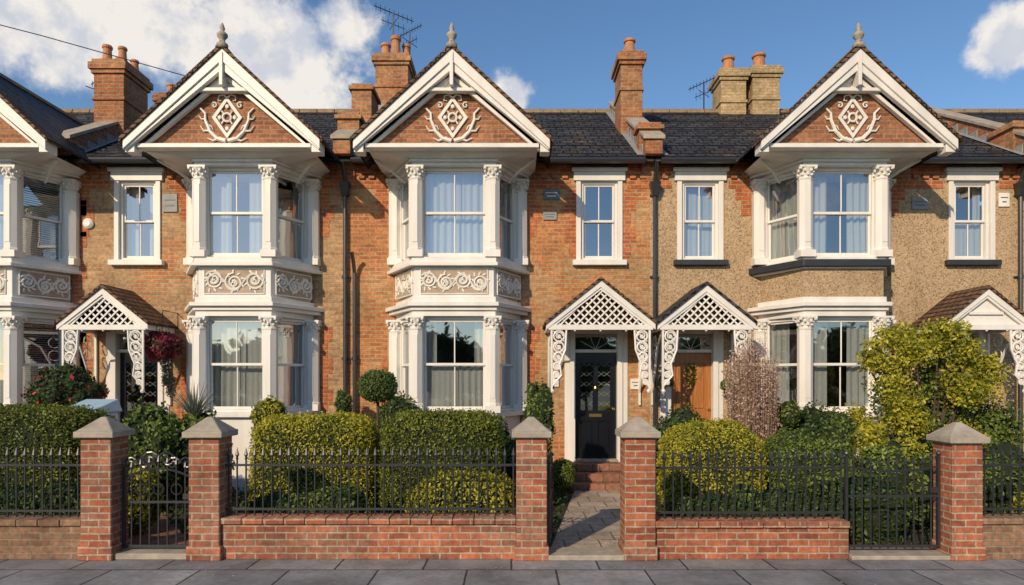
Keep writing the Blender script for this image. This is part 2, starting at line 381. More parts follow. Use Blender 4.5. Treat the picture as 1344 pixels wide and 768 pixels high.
def gable(P,cx,w,tiles=True,fin=WHITE):
    w_=P['white']; hw=1.66; ze=6.0; za=7.54; yf=11.06; yb=14.7
    gr=P['roof']; gr.use(TILEB)
    for s in(-1,1):
        m=(za-ze)/hw; e=.05
        gr.use(TILEB)
        gr.py([(cx,za+.10),(cx+s*(hw+e),ze-m*e+.10),(cx+s*(hw+e),ze-m*e+.03),(cx,za+.03)],yf-.03,yf+.3)
        gr.use(TILE)
        gr.py([(cx,za+.10),(cx+s*(hw+e),ze-m*e+.10),(cx+s*(hw+e),ze-m*e+.03),(cx,za+.03)],yf+.301,yb)
        w_.py([(cx,za+.03),(cx+s*hw,ze+.03),(cx+s*hw,ze-.13),(cx,za-.18)],yf,yf+.07)
        w_.py([(cx,za-.18),(cx+s*(hw-.02),ze-.11),(cx+s*(hw-.02),ze-.14),(cx,za-.32)],yf+.03,yf+.12)
        w_.py([(cx,za-.33),(cx+s*(hw-.14),ze-.10),(cx+s*(hw-.20),ze-.10),(cx,za-.42)],yf+.15,yf+.24)
        w_.box(cx+s*hw-(.16 if s>0 else 0)-.0,cx+s*hw+(.16 if s<0 else 0),yf+.071,yf+.30,ze-.16,ze+.02)
    t=P['bayinfill']; t.use(B_GABLE)
    t.py([(cx-1.34,6.0),(cx+1.34,6.0),(cx,7.22)],yf+.26,yf+.33)
    w_.box(cx-1.48,cx+1.48,yf+.10,yf+.34,5.93,6.0)
    w_.box(cx-1.30,cx+1.30,yf+.19,yf+.30,6.0,6.035)
    w_.py([(cx-.40,6.94),(cx+.40,6.94),(cx,7.32)],yf+.2,yf+.255)
    w_.box(cx-.44,cx+.44,yf+.08,yf+.2,6.88,6.94)
    w_.box(cx-.03,cx+.03,yf-.02,yf+.19,6.94,7.50)
    w_.tube([(cx-.3,yf+.17,6.96),(cx-.15,yf+.17,7.10),(cx,yf+.17,7.14),(cx+.15,yf+.17,7.10),(cx+.3,yf+.17,6.96)],.02,5)
    o=P['relief']; y=yf+.235; zc=6.46; X=lambda a:cx+a
    def loz(a,b,th,yy):
        o.py([(X(-a),zc+.03),(X(0),zc+.03+b),(X(0),zc+.03+b-th),(X(-a+th*.8),zc+.03)],yy,yy+.02); o.py([(X(a),zc+.03),(X(0),zc+.03+b),(X(0),zc+.03+b-th),(X(a-th*.8),zc+.03)],yy,yy+.02)
        o.py([(X(-a),zc+.03),(X(0),zc+.03-b),(X(0),zc+.03-b+th),(X(-a+th*.8),zc+.03)],yy+.001,yy+.021); o.py([(X(a),zc+.03),(X(0),zc+.03-b),(X(0),zc+.03-b+th),(X(a-th*.8),zc+.03)],yy+.001,yy+.021)
    loz(.26,.36,.085,y-.01)
    o.tube(circ(X(0),zc+.03,.07,y,10),.022,5,closed=True)
    for a in range(4):
        an=a*math.pi/2+math.pi/4; o.tube([(X(.07*math.cos(an)),y,zc+.03+.07*math.sin(an)),(X(.13*math.cos(an)),y,zc+.03+.16*math.sin(an))],.016,5)
        an=a*math.pi/2; o.ball((X(.13*math.cos(an)),y,zc+.03+.19*math.sin(an)),(.038,.015,.042),6)
    for s in(-1,1):
        o.tube([(X(s*.02),y,zc-.37),(X(s*.17),y,zc-.33),(X(s*.29),y,zc-.21),(X(s*.37),y,zc-.02),(X(s*.375),y,zc+.10),(X(s*.46),y,zc+.19)],.042,6,r2=.016)
        o.tube([(X(s*.10),y,zc-.32),(X(s*.24),y,zc-.37),(X(s*.34),y,zc-.32)],.026,5,r2=.008)
        o.tube([(X(s*.28),y,zc-.20),(X(s*.40),y,zc-.20),(X(s*.46),y,zc-.11)],.024,5,r2=.008)
        o.tube([(X(s*.36),y,zc),(X(s*.44),y,zc),(X(s*.48),y,zc+.06)],.02,5,r2=.008)
        o.tube([(X(s*.33),y,zc-.1),(X(s*.27),y,zc-.12),(X(s*.24),y,zc-.18)],.018,5,r2=.008)
        o.tube([(X(0),y,zc+.36),(X(s*.06),y,zc+.42),(X(s*.14),y,zc+.40),(X(s*.15),y,zc+.32),(X(s*.10),y,zc+.32)],.02,5,r2=.01)
        o.tube(spiral(X(s*.22),zc+.24,.055,1.1,s,1,y,10),.014,5)
    w_.loft([(x,y_,5.85) for x,y_ in bayp(cx,w,.13,.0)],[(cx-1.46,FY,5.93),(cx-1.46,yf+.3,5.93),(cx+1.46,yf+.3,5.93),(cx+1.46,FY,5.93)])
    for s in(-1,1): w_.tube([(cx+s*.95,FY-.45,5.6),(cx+s*1.15,FY-.62,5.75),(cx+s*1.42,FY-.8,5.9)],.03,5)
    r=P['ridge']; y0=yf
    while y0<yb: r.py([(cx-.1,za+.04),(cx,za+.16),(cx+.1,za+.04)],y0-.03,min(y0+.28,yb)); y0+=.3
    f=P['finial']; f.use(fin)
    b=za+.06
    f.lathe([(.09,b-.02),(.095,b+.05),(.05,b+.09),(.045,b+.13),(.085,b+.18),(.09,b+.22),(.05,b+.26),(.03,b+.28),(.045,b+.32),(.03,b+.37),(.008,b+.42)],cx,yf+.05,12)
def quoins(mb,x,z0,z1,d,w=.34):
    z=z0;i=0
    while z<z1-.01:
        a=w if i%2 else w*.62; zz=min(z+.3,z1)
        mb.box(min(x,x+d*a),max(x,x+d*a),FY-.008,FY+.05,z,zz); z=zz;i+=1
def lattice(mb,cx,zb,hw,hh,y0,y1,sp=.10,t=.014):
    def clip(p,d):
        lo,hi=-9,9
        for nx,nz,c in ((0,1,0),(-hh,-hw,-hh*hw),(hh,-hw,-hh*hw)):
            a=nx*d[0]+nz*d[1]; b=nx*p[0]+nz*p[1]-c
            if abs(a)<1e-9:
                if b<0: return None
                continue
            tt=-b/a
            if a>0: lo=max(lo,tt)
            else: hi=min(hi,tt)
        return (lo,hi) if hi-lo>.03 else None
    for sgn in(-1,1):
        d=(.7071,.7071*sgn); n=(-d[1],d[0]); k=-20
        while k<=20:
            p=(n[0]*k*sp,n[1]*k*sp); r=clip(p,d); k+=1
            if not r: continue
            a=(p[0]+d[0]*r[0],p[1]+d[1]*r[0]); b=(p[0]+d[0]*r[1],p[1]+d[1]*r[1])
            o=(n[0]*t,n[1]*t); yy=(y0,(y0+y1)/2) if sgn>0 else ((y0+y1)/2+.001,y1)
            mb.py([(cx+a[0]-o[0],zb+a[1]-o[1]),(cx+b[0]-o[0],zb+b[1]-o[1]),(cx+b[0]+o[0],zb+b[1]+o[1]),(cx+a[0]+o[0],zb+a[1]+o[1])],yy[0],yy[1])
def porch(parent,cx,hw,mat,plain_gable=False):
    w=MB().use(WHITE); yf=FY-.95; zb=2.98; hh=hw*.80; za=zb+hh
    for s in(-1,1):
        m=hh/hw
        w.use(mat); w.py([(cx,za+.09),(cx+s*(hw+.08),zb-.08*m+.09),(cx+s*(hw+.08),zb-.08*m+.03),(cx,za+.03)],yf-.05,FY)
        w.use(WHITE)
        w.py([(cx,za+.03),(cx+s*(hw+.06),zb-.06*m+.03),(cx+s*(hw+.06),zb-.06*m-.07),(cx,za-.09)],yf-.02,yf+.03)
        w.py([(cx,za-.09),(cx+s*(hw-.02),zb-.06),(cx+s*(hw-.08),zb-.06),(cx,za-.14)],yf+.0,yf+.05)
        w.box(cx+s*hw-.04,cx+s*hw+.04,yf+.031,FY,zb-.12,zb-.02)
        a=cx+s*(hw-.02); b=cx+s*(hw-.30); x0,x1=min(a,b),max(a,b)
        zt=zb-.12; z2=zt-1.05; inn=x1 if s<0 else x0; outx=x0 if s<0 else x1; d=-s
        w.box(min(outx,outx+d*.035),max(outx,outx+d*.035),yf,yf+.035,z2,zt)
        w.tube([(inn,yf+.02,zt),(inn-d*.02,yf+.02,zt-.35),(inn-d*.12,yf+.02,zt-.6),(inn-d*.09,yf+.02,zt-.8),(outx+d*.02,yf+.02,z2+.05)],.022,5)
        for q,(zz,rr) in enumerate(((.11,.095),(.30,.09),(.48,.08),(.64,.06),(.79,.05),(.92,.04))):
            uc=outx+d*(.045+rr*1.1); w.tube(circ(uc,zt-zz,rr,yf+.02,12),.017,5,closed=True)
            w.tube(spiral(uc,zt-zz,rr*.8,1.2,d,q,yf+.02,10),.014,4)
            w.tube([(uc-rr*1.1,yf+.02,zt-zz+rr),(uc+rr,yf+.02,zt-zz-rr)],.012,4)
            w.ball((uc,yf+.02,zt-zz),(.03,.014,.03),6)
        w.ball((outx+d*.03,yf+.02,z2-.03),.04,8)
        w.box(min(outx,outx+d*.04),max(outx,outx+d*.04),FY-.05,FY-.003,1.5,zb-.12)
        w.tube([(outx+d*.02,FY-.04,1.75),(outx+d*.02,FY-.25,2.1),(outx+d*.02,FY-.5,2.6),(outx+d*.02,yf+.06,2.85)],.022,6)
        for zz in(2.7,2.45): w.tube([(outx+d*.02,FY-.28+.1*math.cos(t*.6),zz+.1*math.sin(t*.6)) for t in range(11)],.012,4)
    w.box(cx-hw-.02,cx+hw+.02,yf-.01,yf+.05,zb-.12,zb-.03)
    w.box(cx-hw+.05,cx+hw-.05,yf+.06,FY,zb-.06,zb-.04)
    if plain_gable:
        w.py([(cx-hw+.06,zb-.03),(cx+hw-.06,zb-.03),(cx,za-.1)],yf+.06,yf+.08)
        w.box(cx-.3,cx+.3,yf+.02,yf+.055,zb+.15,zb+.2)
    else:
        lattice(w,cx,zb-.03,hw-.04,hh-.05,yf+.015,yf+.045)
    for s in(-.5,0,.5): w.ball((cx+s*hw,yf+.02,zb-.13),.025,6)
    o=w.obj('porch_canopy',parent)
def frontdoor(P,parent,cx,style,sw=.42):
    w_=P['white']; z0=.47; yd=FY+.10
    for s in(-1,1):
        a=cx+s*.40; b=cx+s*.50; w_.box(min(a,b),max(a,b),FY-.05,FY+.14,.0,2.92)
        a=cx+s*.50; b=cx+s*.60; w_.box(min(a,b),max(a,b),FY-.02,FY+.0,.0,2.9)
    w_.box(cx-.40,cx+.40,FY-.03,FY+.14,2.86,2.92); w_.box(cx-.40,cx+.40,FY+.02,FY+.14,2.50,2.56)
    g=P['glassd']; g.add([(cx-.4,FY+.08,2.56),(cx+.4,FY+.08,2.56),(cx+.4,FY+.08,2.86),(cx-.4,FY+.08,2.86)],[(0,1,2,3)])
    for k in range(1,5): w_.tube([(cx,FY+.07,2.56),(cx+.36*math.cos(math.pi*k/5),FY+.07,2.56+.28*math.sin(math.pi*k/5))],.008,4)
    d=MB(); M0=OAK if style=='oak' else BLACKP; d.use(M0)
    x0,x1=cx-.395,cx+.395; y=yd
    st=.11
    d.box(x0,x0+st,y,y+.05,z0,2.5); d.box(x1-st,x1,y,y+.05,z0,2.5)
    for a,b in((z0,z0+.2),(z0+.72,z0+.92),(2.38,2.5)): d.box(x0+st,x1-st,y,y+.05,a,b)
    d.box(cx-.05,cx+.05,y,y+.05,z0+.2,z0+.72)
    d.box(cx-.05,cx+.05,y,y+.05,z0+.92,2.38)
    for s in(-1,1):
        a,b=(x0+st,cx-.05) if s<0 else (cx+.05,x1-st)
        d.use(M0); d.box(a,b,y+.022,y+.04,z0+.2,z0+.72); d.box(a+.03,b-.03,y+.008,y+.022,z0+.24,z0+.68)
        d.box(a,b,y+.001,y+.049,2.30,2.38)
        if style=='oak':
            d.box(a,b,y+.025,y+.04,z0+.92,2.30); d.box(a+.03,b-.03,y+.008,y+.025,z0+.97,2.25)
            continue
        d.use(GLASSD); d.box(a,b,y+.02,y+.03,z0+.92,2.30)
        d.use(LEAD)
        for q in range(7): 
            zz=z0+1.0+q*.19; d.tube([(a,y+.018,zz),((a+b)/2,y+.018,zz+.09),(b,y+.018,zz)],.004,4); d.tube([(a,y+.018,zz+.1),((a+b)/2,y+.018,zz+.01),(b,y+.018,zz+.1)],.004,4)
    d.use(BRASS); d.box(cx-.12,cx+.12,y-.012,y,z0+.80,z0+.86); d.ball((x1-.05,y-.03,z0+.95),.03,10); d.ball((cx,y-.02,z0+1.35),(.03,.02,.045),8)
    d.use(STONE); d.box(cx-.40,cx+.40,FY-.08,FY+.2,z0-.04,z0)
    d.obj('front_door',parent,.004)
    st=MB().use(PATHR)
    for k in range(3): st.box(cx-.55,cx+.55,FY-.10-.28*(3-k),FY-.05 if k<2 else FY-.051,.157*k*.9+.0,.157*(k+1)*.9)
    st.obj('door_steps',parent,.008)
def single_window(P,cx,style,dark):
    w_=P['white']; hw=.44; z0,z1=4.25,5.76
    M=Matrix.Translation((cx-hw+.09,FY+.02,0))
    sash(P,M,0,2*(hw-.09),z0,z1,1,style)
    for s in(-1,1):
        a=cx+s*(hw-.09); b=cx+s*(hw); w_.box(min(a,b),max(a,b),FY-.035,FY+.1,z0,z1)
    w_.box(cx-hw-.05,cx+hw+.05,FY-.06,FY+.1,z1,z1+.17); w_.box(cx-hw-.09,cx+hw+.09,FY-.10,FY,z1+.17,z1+.24)
    (P['dark'] if dark else w_).box(cx-hw-.07,cx+hw+.07,FY-.11,FY+.1,z0-.10,z0)
def stack(parent,cx,cy,w,d,z0,z1,mat,pots,potm=TERRA):
    c=MB().use(mat); c.box(cx-w/2,cx+w/2,cy-d/2,cy+d/2,z0,z1-.30)
    c.box(cx-w/2-.04,cx+w/2+.04,cy-d/2-.04,cy+d/2+.04,z1-.30,z1-.22)
    c.box(cx-w/2-.08,cx+w/2+.08,cy-d/2-.08,cy+d/2+.08,z1-.22,z1-.08)
    c.box(cx-w/2-.03,cx+w/2+.03,cy-d/2-.03,cy+d/2+.03,z1-.08,z1)
    c.box(cx-w/2-.03,cx+w/2+.03,cy-d/2-.03,cy+d/2+.03,z1-.85,z1-.78)
    c.use(potm)
    for px,py,h,r in pots:
        c.lathe([(r*1.15,z1-.01),(r*1.1,z1+.08),(r*.9,z1+.1),(r*.8,z1+h*.8),(r,z1+h*.82),(r*1.02,z1+h*.93),(r*.85,z1+h)],cx+px,cy+py,14)
    c.obj('chimney_stack',parent,.006)
RZ0,RZ1,RY0,RY1=6.13,8.70,12.22,16.5
def house(x0,x1,bcx,bw,dcx,wcx,wall,style,cur,wst,dstyle,dark=False,fin=WHITE,hw=.9,porchtile=TILEB,pc=None,pgable=False):
    P_=empty('terraced_house',((x0+x1)/2,FY,0))
    P={k:MB() for k in('white','glass','glassd','curtain','relief','bayinfill','dark','roof','ridge','finial','cols')}
    for k,m in(('white',WHITE),('glass',GLASS),('glassd',GLASSD),('curtain',CURT),('relief',WHITE2),('dark',DARKSILL),('ridge',RIDGE),('cols',WHITE)): P[k].use(m)
    holes=[]
    if bcx is not None:
        holes+=[(bcx-bw/2-.42,bcx+bw/2+.42,1.4,3.1),(bcx-bw/2-.42,bcx+bw/2+.42,4.14,5.74)]
    if dcx is not None: holes+=[(dcx-.5,dcx+.5,0,2.9)]
    if wcx is not None: holes+=[(wcx-.42,wcx+.42,4.2,5.9)]
    w=MB().use(wall)
    wall_holes(w,x0,x1,0,6.2,holes,FY,FY+.22)
    w.use(B_CHIM); w.box(x0,x1,20.3,20.5,0,6.2); w.box(x0,x0+.1,FY+.22,20.3,0,6.2); w.box(x1-.1,x1,FY+.22,20.3,0,6.2)
    w.obj('walls',P_)
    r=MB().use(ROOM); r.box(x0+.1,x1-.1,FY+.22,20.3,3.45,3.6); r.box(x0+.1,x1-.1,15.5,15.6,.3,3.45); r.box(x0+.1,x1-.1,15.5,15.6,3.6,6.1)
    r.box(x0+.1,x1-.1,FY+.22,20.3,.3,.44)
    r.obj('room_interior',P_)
    q=MB().use(B_RED)
    seg=[(x0,x1)]
    if bcx is not None: seg=[(x0,bcx-bw/2-BX-.14),(bcx+bw/2+BX+.14,x1)]
    for a,b in seg:
        cut=[(a,b)]
        if wcx is not None and a<wcx<b: cut=[(a,wcx-.54),(wcx+.54,b)]
        for c,d in cut:
            if d-c<.05: continue
            q.box(c,d,FY-.012,FY+.05,5.62,5.78)
            x=c+.04
            while x<d-.1: q.box(x,x+.11,FY-.05,FY,5.80,5.88); x+=.19
            q.box(c,d,FY-.03,FY+.05,5.88,6.02); q.box(c,d,FY-.06,FY+.05,6.02,6.10)
    if wall is B_ORNG and wcx is not None:
        quoins(q,wcx-.44,4.3,5.6,-1,.22); quoins(q,wcx+.44,4.3,5.6,1,.26)
    if style!='peb' and bcx is not None:
        quoins(q,bcx-bw/2-BX-.1,5.0,5.6,-1,.26); quoins(q,bcx+bw/2+BX+.1,4.7,5.6,1,.26)
        quoins(q,bcx-bw/2-BX-.1,.3,2.4,-1,.22); quoins(q,bcx+bw/2+BX+.1,1.2,3.0,1,.22)
    if wall is B_BUFF: quoins(q,x0+.01,1.2,5.6,1,.26)
    if style=='peb' and bcx is not None:
        quoins(q,bcx-bw/2-BX-.1,5.1,5.62,-1,.3); quoins(q,bcx+bw/2+BX+.1,5.1,5.62,1,.3)
    q.obj('brick_dressings',P_,.003)
    if bcx is not None:
        bay(P,bcx,bw,wall,'peb' if style=='peb' else 'orn',cur); gable(P,bcx,bw,fin=fin)
    if dcx is not None:
        frontdoor(P,P_,dcx,dstyle); porch(P_,pc if pc is not None else dcx,hw,porchtile,pgable)
    if wcx is not None: single_window(P,wcx,wst,dark)
    R=P['roof']; R.use(TILE)
    R.px([(RY0,RZ0),(RY1,RZ1),(20.78,RZ0),(20.78,RZ0-.1),(RY1,RZ1-.12),(RY0,RZ0-.08)],x0,x1)
    nrow=26; sl=(RZ1-RZ0)/(RY1-RY0)
    for i in range(nrow):
        ya=RY0-.03+(RY1-RY0)*i/nrow; yb_=RY0+(RY1-RY0)*(i+1)/nrow
        za_=RZ0+(ya-RY0)*sl; zb_=RZ0+(yb_-RY0)*sl
        R.px([(ya,za_+.028),(yb_,zb_+.006),(yb_,zb_+.001),(ya,za_+.001)],x0+.002,x1-.002)
    x=x0+.02
    while x<x1-.05:
        P['ridge'].px([(RY1-.13,RZ1-.05),(RY1-.09,RZ1+.05),(RY1,RZ1+.10),(RY1+.09,RZ1+.05),(RY1+.13,RZ1-.05)],x,min(x+.42,x1)); x+=.435
    gt=MB().use(IRON)
    for a,b in ([(x0+.15,bcx-1.68),(bcx+1.68,x1-.15)] if bcx is not None else [(x0,x1)]):
        if b>a: gt.tube([(a,RY0-.02,6.06),(b,RY0-.02,6.06)],.06,8); gt.box(a,b,RY0+.05,FY-.06,6.05,6.10)
    gt.obj('gutter',P_)
    P['white'].obj('white_joinery',P_,.006); P['cols'].obj('bay_columns',P_); P['glass'].obj('window_glass',P_); P['glassd'].obj('fanlight_glass',P_)
    P['curtain'].obj('net_curtains',P_); P['relief'].obj('carved_ornament',P_); P['bayinfill'].obj('brick_infill',P_)
    P['dark'].obj('dark_sills',P_,.006); P['roof'].obj('roof',P_); P['ridge'].obj('ridge_tiles',P_,.01); P['finial'].obj('gable_finial',P_,smooth=True)
    return P_
def parapet(parent,x,mat,steps=()):
    c=MB().use(mat); t=.16
    h=.22
    c.px([(FY-.02,5.75),(FY-.12,6.1),(RY0-.12,6.15),(RY0-.12,RZ0+h+.1),(RY1,RZ1+h),(20.6,RZ0+h),(20.6,5.75)],x-t,x+t)
    c.use(STONE)
    sl=(RZ1-RZ0)/(RY1-RY0)
    c.px([(RY0-.16,RZ0+h+.06),(RY1,RZ1+h-.0),(RY1,RZ1+h+.06),(RY0-.16,RZ0+h+.13)],x-t-.04,x+t+.04)
    c.use(LEAD)
    for s in(-1,1):
        c.px([(RY0,RZ0+.035),(RY1,RZ1+.035),(RY1,RZ1+.05),(RY0,RZ0+.05)],x+s*(t+.01)-(.0 if s>0 else .12),x+s*(t+.01)+(.12 if s>0 else .0))
        y=RY0+.1
        while y<RY1-.3:
            z=RZ0+(y-RY0)*sl; a=x+s*t; c.box(min(a,a+s*.02),max(a,a+s*.02),y,y+.26,z+.02,z+.22); y+=.3
    c.use(mat)
    for (y0,y1,z) in steps:
        c.box(x-t-.05,x+t+.05,y0,y1,6.2,z-.12); c.box(x-t-.10,x+t+.10,y0-.05,y1+.05,z-.12,z-.04); c.box(x-t-.05,x+t+.05,y0,y1,z-.04,z+.02)
    c.obj('party_wall_parapet',parent,.005)
# houses
H0=house(-13.6,-8.36,-9.52,1.38,-12.2,-12.2,B_BUFF,'orn',(('full','full','blind'),('full','full','blind')),'full','black')
H1=house(-8.36,-3.14,-4.90,1.28,-7.12,-7.12,B_BUFF,'orn',(('full','full','full'),('full','sides','half')),'sides','black',fin=STONE,hw=.74,pc=-7.2)
H2=house(-3.14,2.62,-1.02,1.40,1.60,1.66,B_ORNG,'orn',(('full','half','full'),('half','full','sides')),'none','black',fin=STONE,hw=.90,pc=1.56,porchtile=TILEB)
H3=house(2.62,7.38,5.86,1.38,3.42,3.58,PEB,'peb',(('left','sides','full'),('full','sides','none')),'full','oak',True,fin=STONE,hw=.80,pc=3.42,porchtile=TILE)
H4=house(7.38,13.4,11.3,1.38,8.45,8.74,PEB,'peb',(('left','sides','full'),('sides','sides','none')),'half','black',True,hw=.72,pc=8.36,pgable=True)
parapet(H0,-8.32,B_CHIM,())
parapet(H1,-3.14,B_CHIM,((12.6,13.0,7.1),(13.7,14.4,8.15)))
parapet(H2,2.62,B_CHIM,((12.45,12.75,6.85),))
parapet(H3,7.38,B_CHIM,())
parapet(H4,9.75,B_CHIM,((12.5,13.1,6.9),))
stack(H0,-8.32,14.0,.62,.9,6.5,8.60,B_CHIM,[(-.15,-.25,.38,.10),(.15,-.22,.36,.09),(-.14,.2,.34,.1),(.15,.22,.3,.09)])
stack(H1,-8.1,15.6,.4,.5,7,8.7,B_CHIM,[(0,0,.3,.1)])
stack(H1,-2.95,16.5,.80,.8,8.0,10.0,B_CHIM,[(-.22,0,.42,.13),(.05,-.1,.55,.13),(.28,.1,.45,.11)])
stack(H2,2.55,14.4,.46,.8,6.8,9.0,B_CHIM,[(0,-.15,.36,.13),(0,.2,.3,.12)])
stack(H3,5.45,16.5,.62,.7,8.0,9.65,B_CHIMB,[(-.02,0,.44,.16)])
stack(H3,6.25,16.5,.66,.7,8.0,9.72,B_CHIMB,[(-.05,0,.44,.17)])
stack(H3,9.3,16.5,.3,.5,8,9.4,B_CHIM,[])
def pipe(parent,x,z0=.1,z1=6.0,hop=True):
    m=MB().use(IRON); m.tube([(x,FY-.08,z0),(x,FY-.08,z1-.3),(x,FY-.16,z1-.1),(x,RY0,z1+.05)],.036,10)
    z=.8
    while z<z1-.4: m.lathe([(.047,z),(.047,z+.07)],x,FY-.08,10); m.box(x-.08,x+.08,FY-.04,FY,z+.02,z+.05); z+=1.55
    if hop: m.loft([(x-.05,FY-.13,5.45),(x+.05,FY-.13,5.45),(x+.05,FY-.03,5.45),(x-.05,FY-.03,5.45)],[(x-.1,FY-.2,5.7),(x+.1,FY-.2,5.7),(x+.1,FY-.01,5.7),(x-.1,FY-.01,5.7)])
    m.obj('downpipe',parent)
pipe(H1,-3.16); pipe(H2,-2.98,.1,4.3,False); pipe(H2,2.70); pipe(H4,9.62)
def plaque(name,parent,x,z,w,h,m,d=.03):
    b=MB().use(m); b.box(x-w/2,x+w/2,FY-d,FY+.01,z-h/2,z+h/2); b.use(WHITE if m is SLATEP else SLATEP)
    b.box(x-w/2+.03,x+w/2-.03,FY-d-.004,FY-d,z+h*.12,z+h*.2); b.box(x-w/2+.06,x+w/2-.06,FY-d-.004,FY-d,z-h*.2,z-h*.1)
    b.obj(name,parent,.005)
plaque('wall_plaque',H1,-6.5,5.34,.28,.34,LEAD); plaque('wall_plaque',H2,.75,5.5,.30,.2,SLATEP); plaque('wall_plaque',H2,.72,5.1,.26,.16,LEAD)
plaque('wall_plaque',H3,7.75,5.33,.3,.22,LEAD); plaque('house_number_plate',H2,.83,2.0,.12,.3,WHITE); plaque('vent_plate',H2,2.35,1.9,.2,.2,WHITE)  # the tall white plate is the house number sign
plaque('alarm_box',H4,9.35,5.4,.2,.26,WHITE)
bb=MB().use(WHITE); bb.lathe([(.10,0),(.10,.04),(.06,.07)],0,0,14,Matrix.Translation((-8.05,FY,4.95))@Matrix.Rotation(rad(90),4,'X')); bb.obj('alarm_box',H1)
def aerial(x,y,z,h,ang=.4,k=1.0):
    a=MB().use(IRON); a.tube([(x,y,z),(x,y,z+h)],.018,6)
    d=Vector((math.cos(ang),math.sin(ang),-.12))
    p=Vector((x,y,z+h)); a.tube([p-d*.55*k,p+d*.6*k],.012,5)
    for i in range(9):
        c=p+d*(-.5+.13*i)*k; a.tube([c+Vector((0,0,-.10*k)),c+Vector((0,0,.10*k))],.007,4)
    q=p-Vector((0,0,.28)); e=Vector((-math.sin(ang),math.cos(ang),0)); 
    a.tube([q-e*.3,q+e*.3],.01,4); a.tube([q-d*.35*k,q+d*.35*k],.01,4)
    for i in range(5): c=q+d*(-.3+.15*i)*k; a.tube([c-Vector((0,0,.1)),c+Vector((0,0,.1))],.006,4)
    a.obj('tv_aerial')
aerial(-3.0,16.6,9.9,1.35,.5,.9); aerial(-2.6,16.7,9.9,.95,2.6,.7); aerial(4.85,16.6,8.6,.9,2.4,.7); aerial(-8.9,14.2,7.6,.9,2.6,.6)
cb=MB().use(IRON); cb.tube([(-14,9.5,9.0),(-11,11,8.55),(-8.6,12,8.27),(-6.3,13,7.95),(-5,14,7.8)],.009,5); cb.obj('overhead_cable')
# ------------------------------------------------------------------ ground
g=MB().use(GRASS); g.add([(-600,-600,-.16),(600,-600,-.16),(600,600,-.16),(-600,600,-.16)],[(0,1,2,3)]); g.obj('ground')
g=MB().use(ASPH); g.box(-60,60,-5,4.4,-.155,-.12); g.obj('road')
g=MB().use(KERB)
x=-30
while x<30: g.box(x,x+.905,4.4,4.55,-.15,.0); x+=.915
g.obj('kerb',None,.01)
g=MB().use(PAVE); g.box(-60,60,4.55,7.42,-.15,0.0); g.obj('pavement')
g=MB().use(SOIL); g.box(-14,14,7.42,FY,-.15,-.004); g.obj('garden_bed')
def path(pts,m):
    p=MB().use(m); p.pz(pts,0.0,.03); p.obj('garden_path')
path([(.40,7.3),(1.20,7.3),(2.02,11.55),(1.10,11.55)],PATH)
path([(-4.36,7.5),(-3.56,7.5),(-6.55,11.55),(-7.65,11.55)],PATHR)
path([(3.72,7.5),(4.6,7.5),(3.95,11.55),(2.95,11.55)],PATHR)
# ------------------------------------------------------------------ front walls
WY=7.16; WT=.33
def pillar(x,zc=1.34,m=B_WALL,w=.335,nm='brick_gate_pillar'):
    p=MB().use(m); h=w/2; cy=WY+h
    p.box(x-h,x+h,WY,WY+w,0,zc-.0); p.box(x-h-.02,x+h+.02,WY-.02,WY+w+.02,0,.16)
    p.use(STONE); p.box(x-h-.05,x+h+.05,WY-.05,WY+w+.05,zc,zc+.07)
    a=h+.035; p.loft([(x-a,cy-a,zc+.07),(x+a,cy-a,zc+.07),(x+a,cy+a,zc+.07),(x-a,cy+a,zc+.07)],[(x-.03,cy-.03,zc+.22),(x+.03,cy-.03,zc+.22),(x+.03,cy+.03,zc+.22),(x-.03,cy+.03,zc+.22)])
    p.obj(nm,None,.008)
for x in(-4.54,-3.36): pillar(x)
pillar(.215);pillar(1.40);pillar(4.97,1.28)
def lowwall(x0,x1,h=.46,m=B_WALL,cop=None):
    p=MB().use(m); p.box(x0,x1,WY+.05,WY+.28,0,h-.07)
    p.use(cop or m)
    n=max(1,round((x1-x0)/.235)); s=(x1-x0)/n
    for i in range(n):
        j=random.uniform(-.004,.004); p.box(x0+i*s+.004,x0+(i+1)*s-.004,WY+.015+j,WY+.315+j,h-.07,h+random.uniform(-.003,.003))
    p.obj('brick_garden_wall',None,.006)
def rails(x0,x1,z0,z1,sp=.098,y=WY+.165,nm='iron_railing'):
    p=MB().use(IRON)
    for z in(z0+.06,z1-.16): p.box(x0,x1,y-.012,y+.012,z,z+.024)
    n=int((x1-x0)/sp)
    for i in range(n+1):
        x=x0+.03+(x1-x0-.06)*i/n; j=random.uniform(-.002,.002)
        p.lathe([(.0105,z0),(.0105,z1-.03)],x+j,y,6)
        p.lathe([(.010,z1-.06),(.023,z1-.035),(.017,z1-.01),(.002,z1+.05)],x+j,y,6)
        p.ball((x+j,y,z1-.075),.018,6)
    p.obj(nm)
lowwall(-9.0,-4.71,.44,B_WALLO); rails(-9.0,-4.71,.44,1.17)
lowwall(-3.19,.047); rails(-3.19,.047,.46,1.17)
lowwall(1.57,3.70,.42); rails(1.57,3.70,.42,1.14)
lowwall(5.14,9.5,.46,B_WALLO); rails(5.14,9.5,.46,1.17)
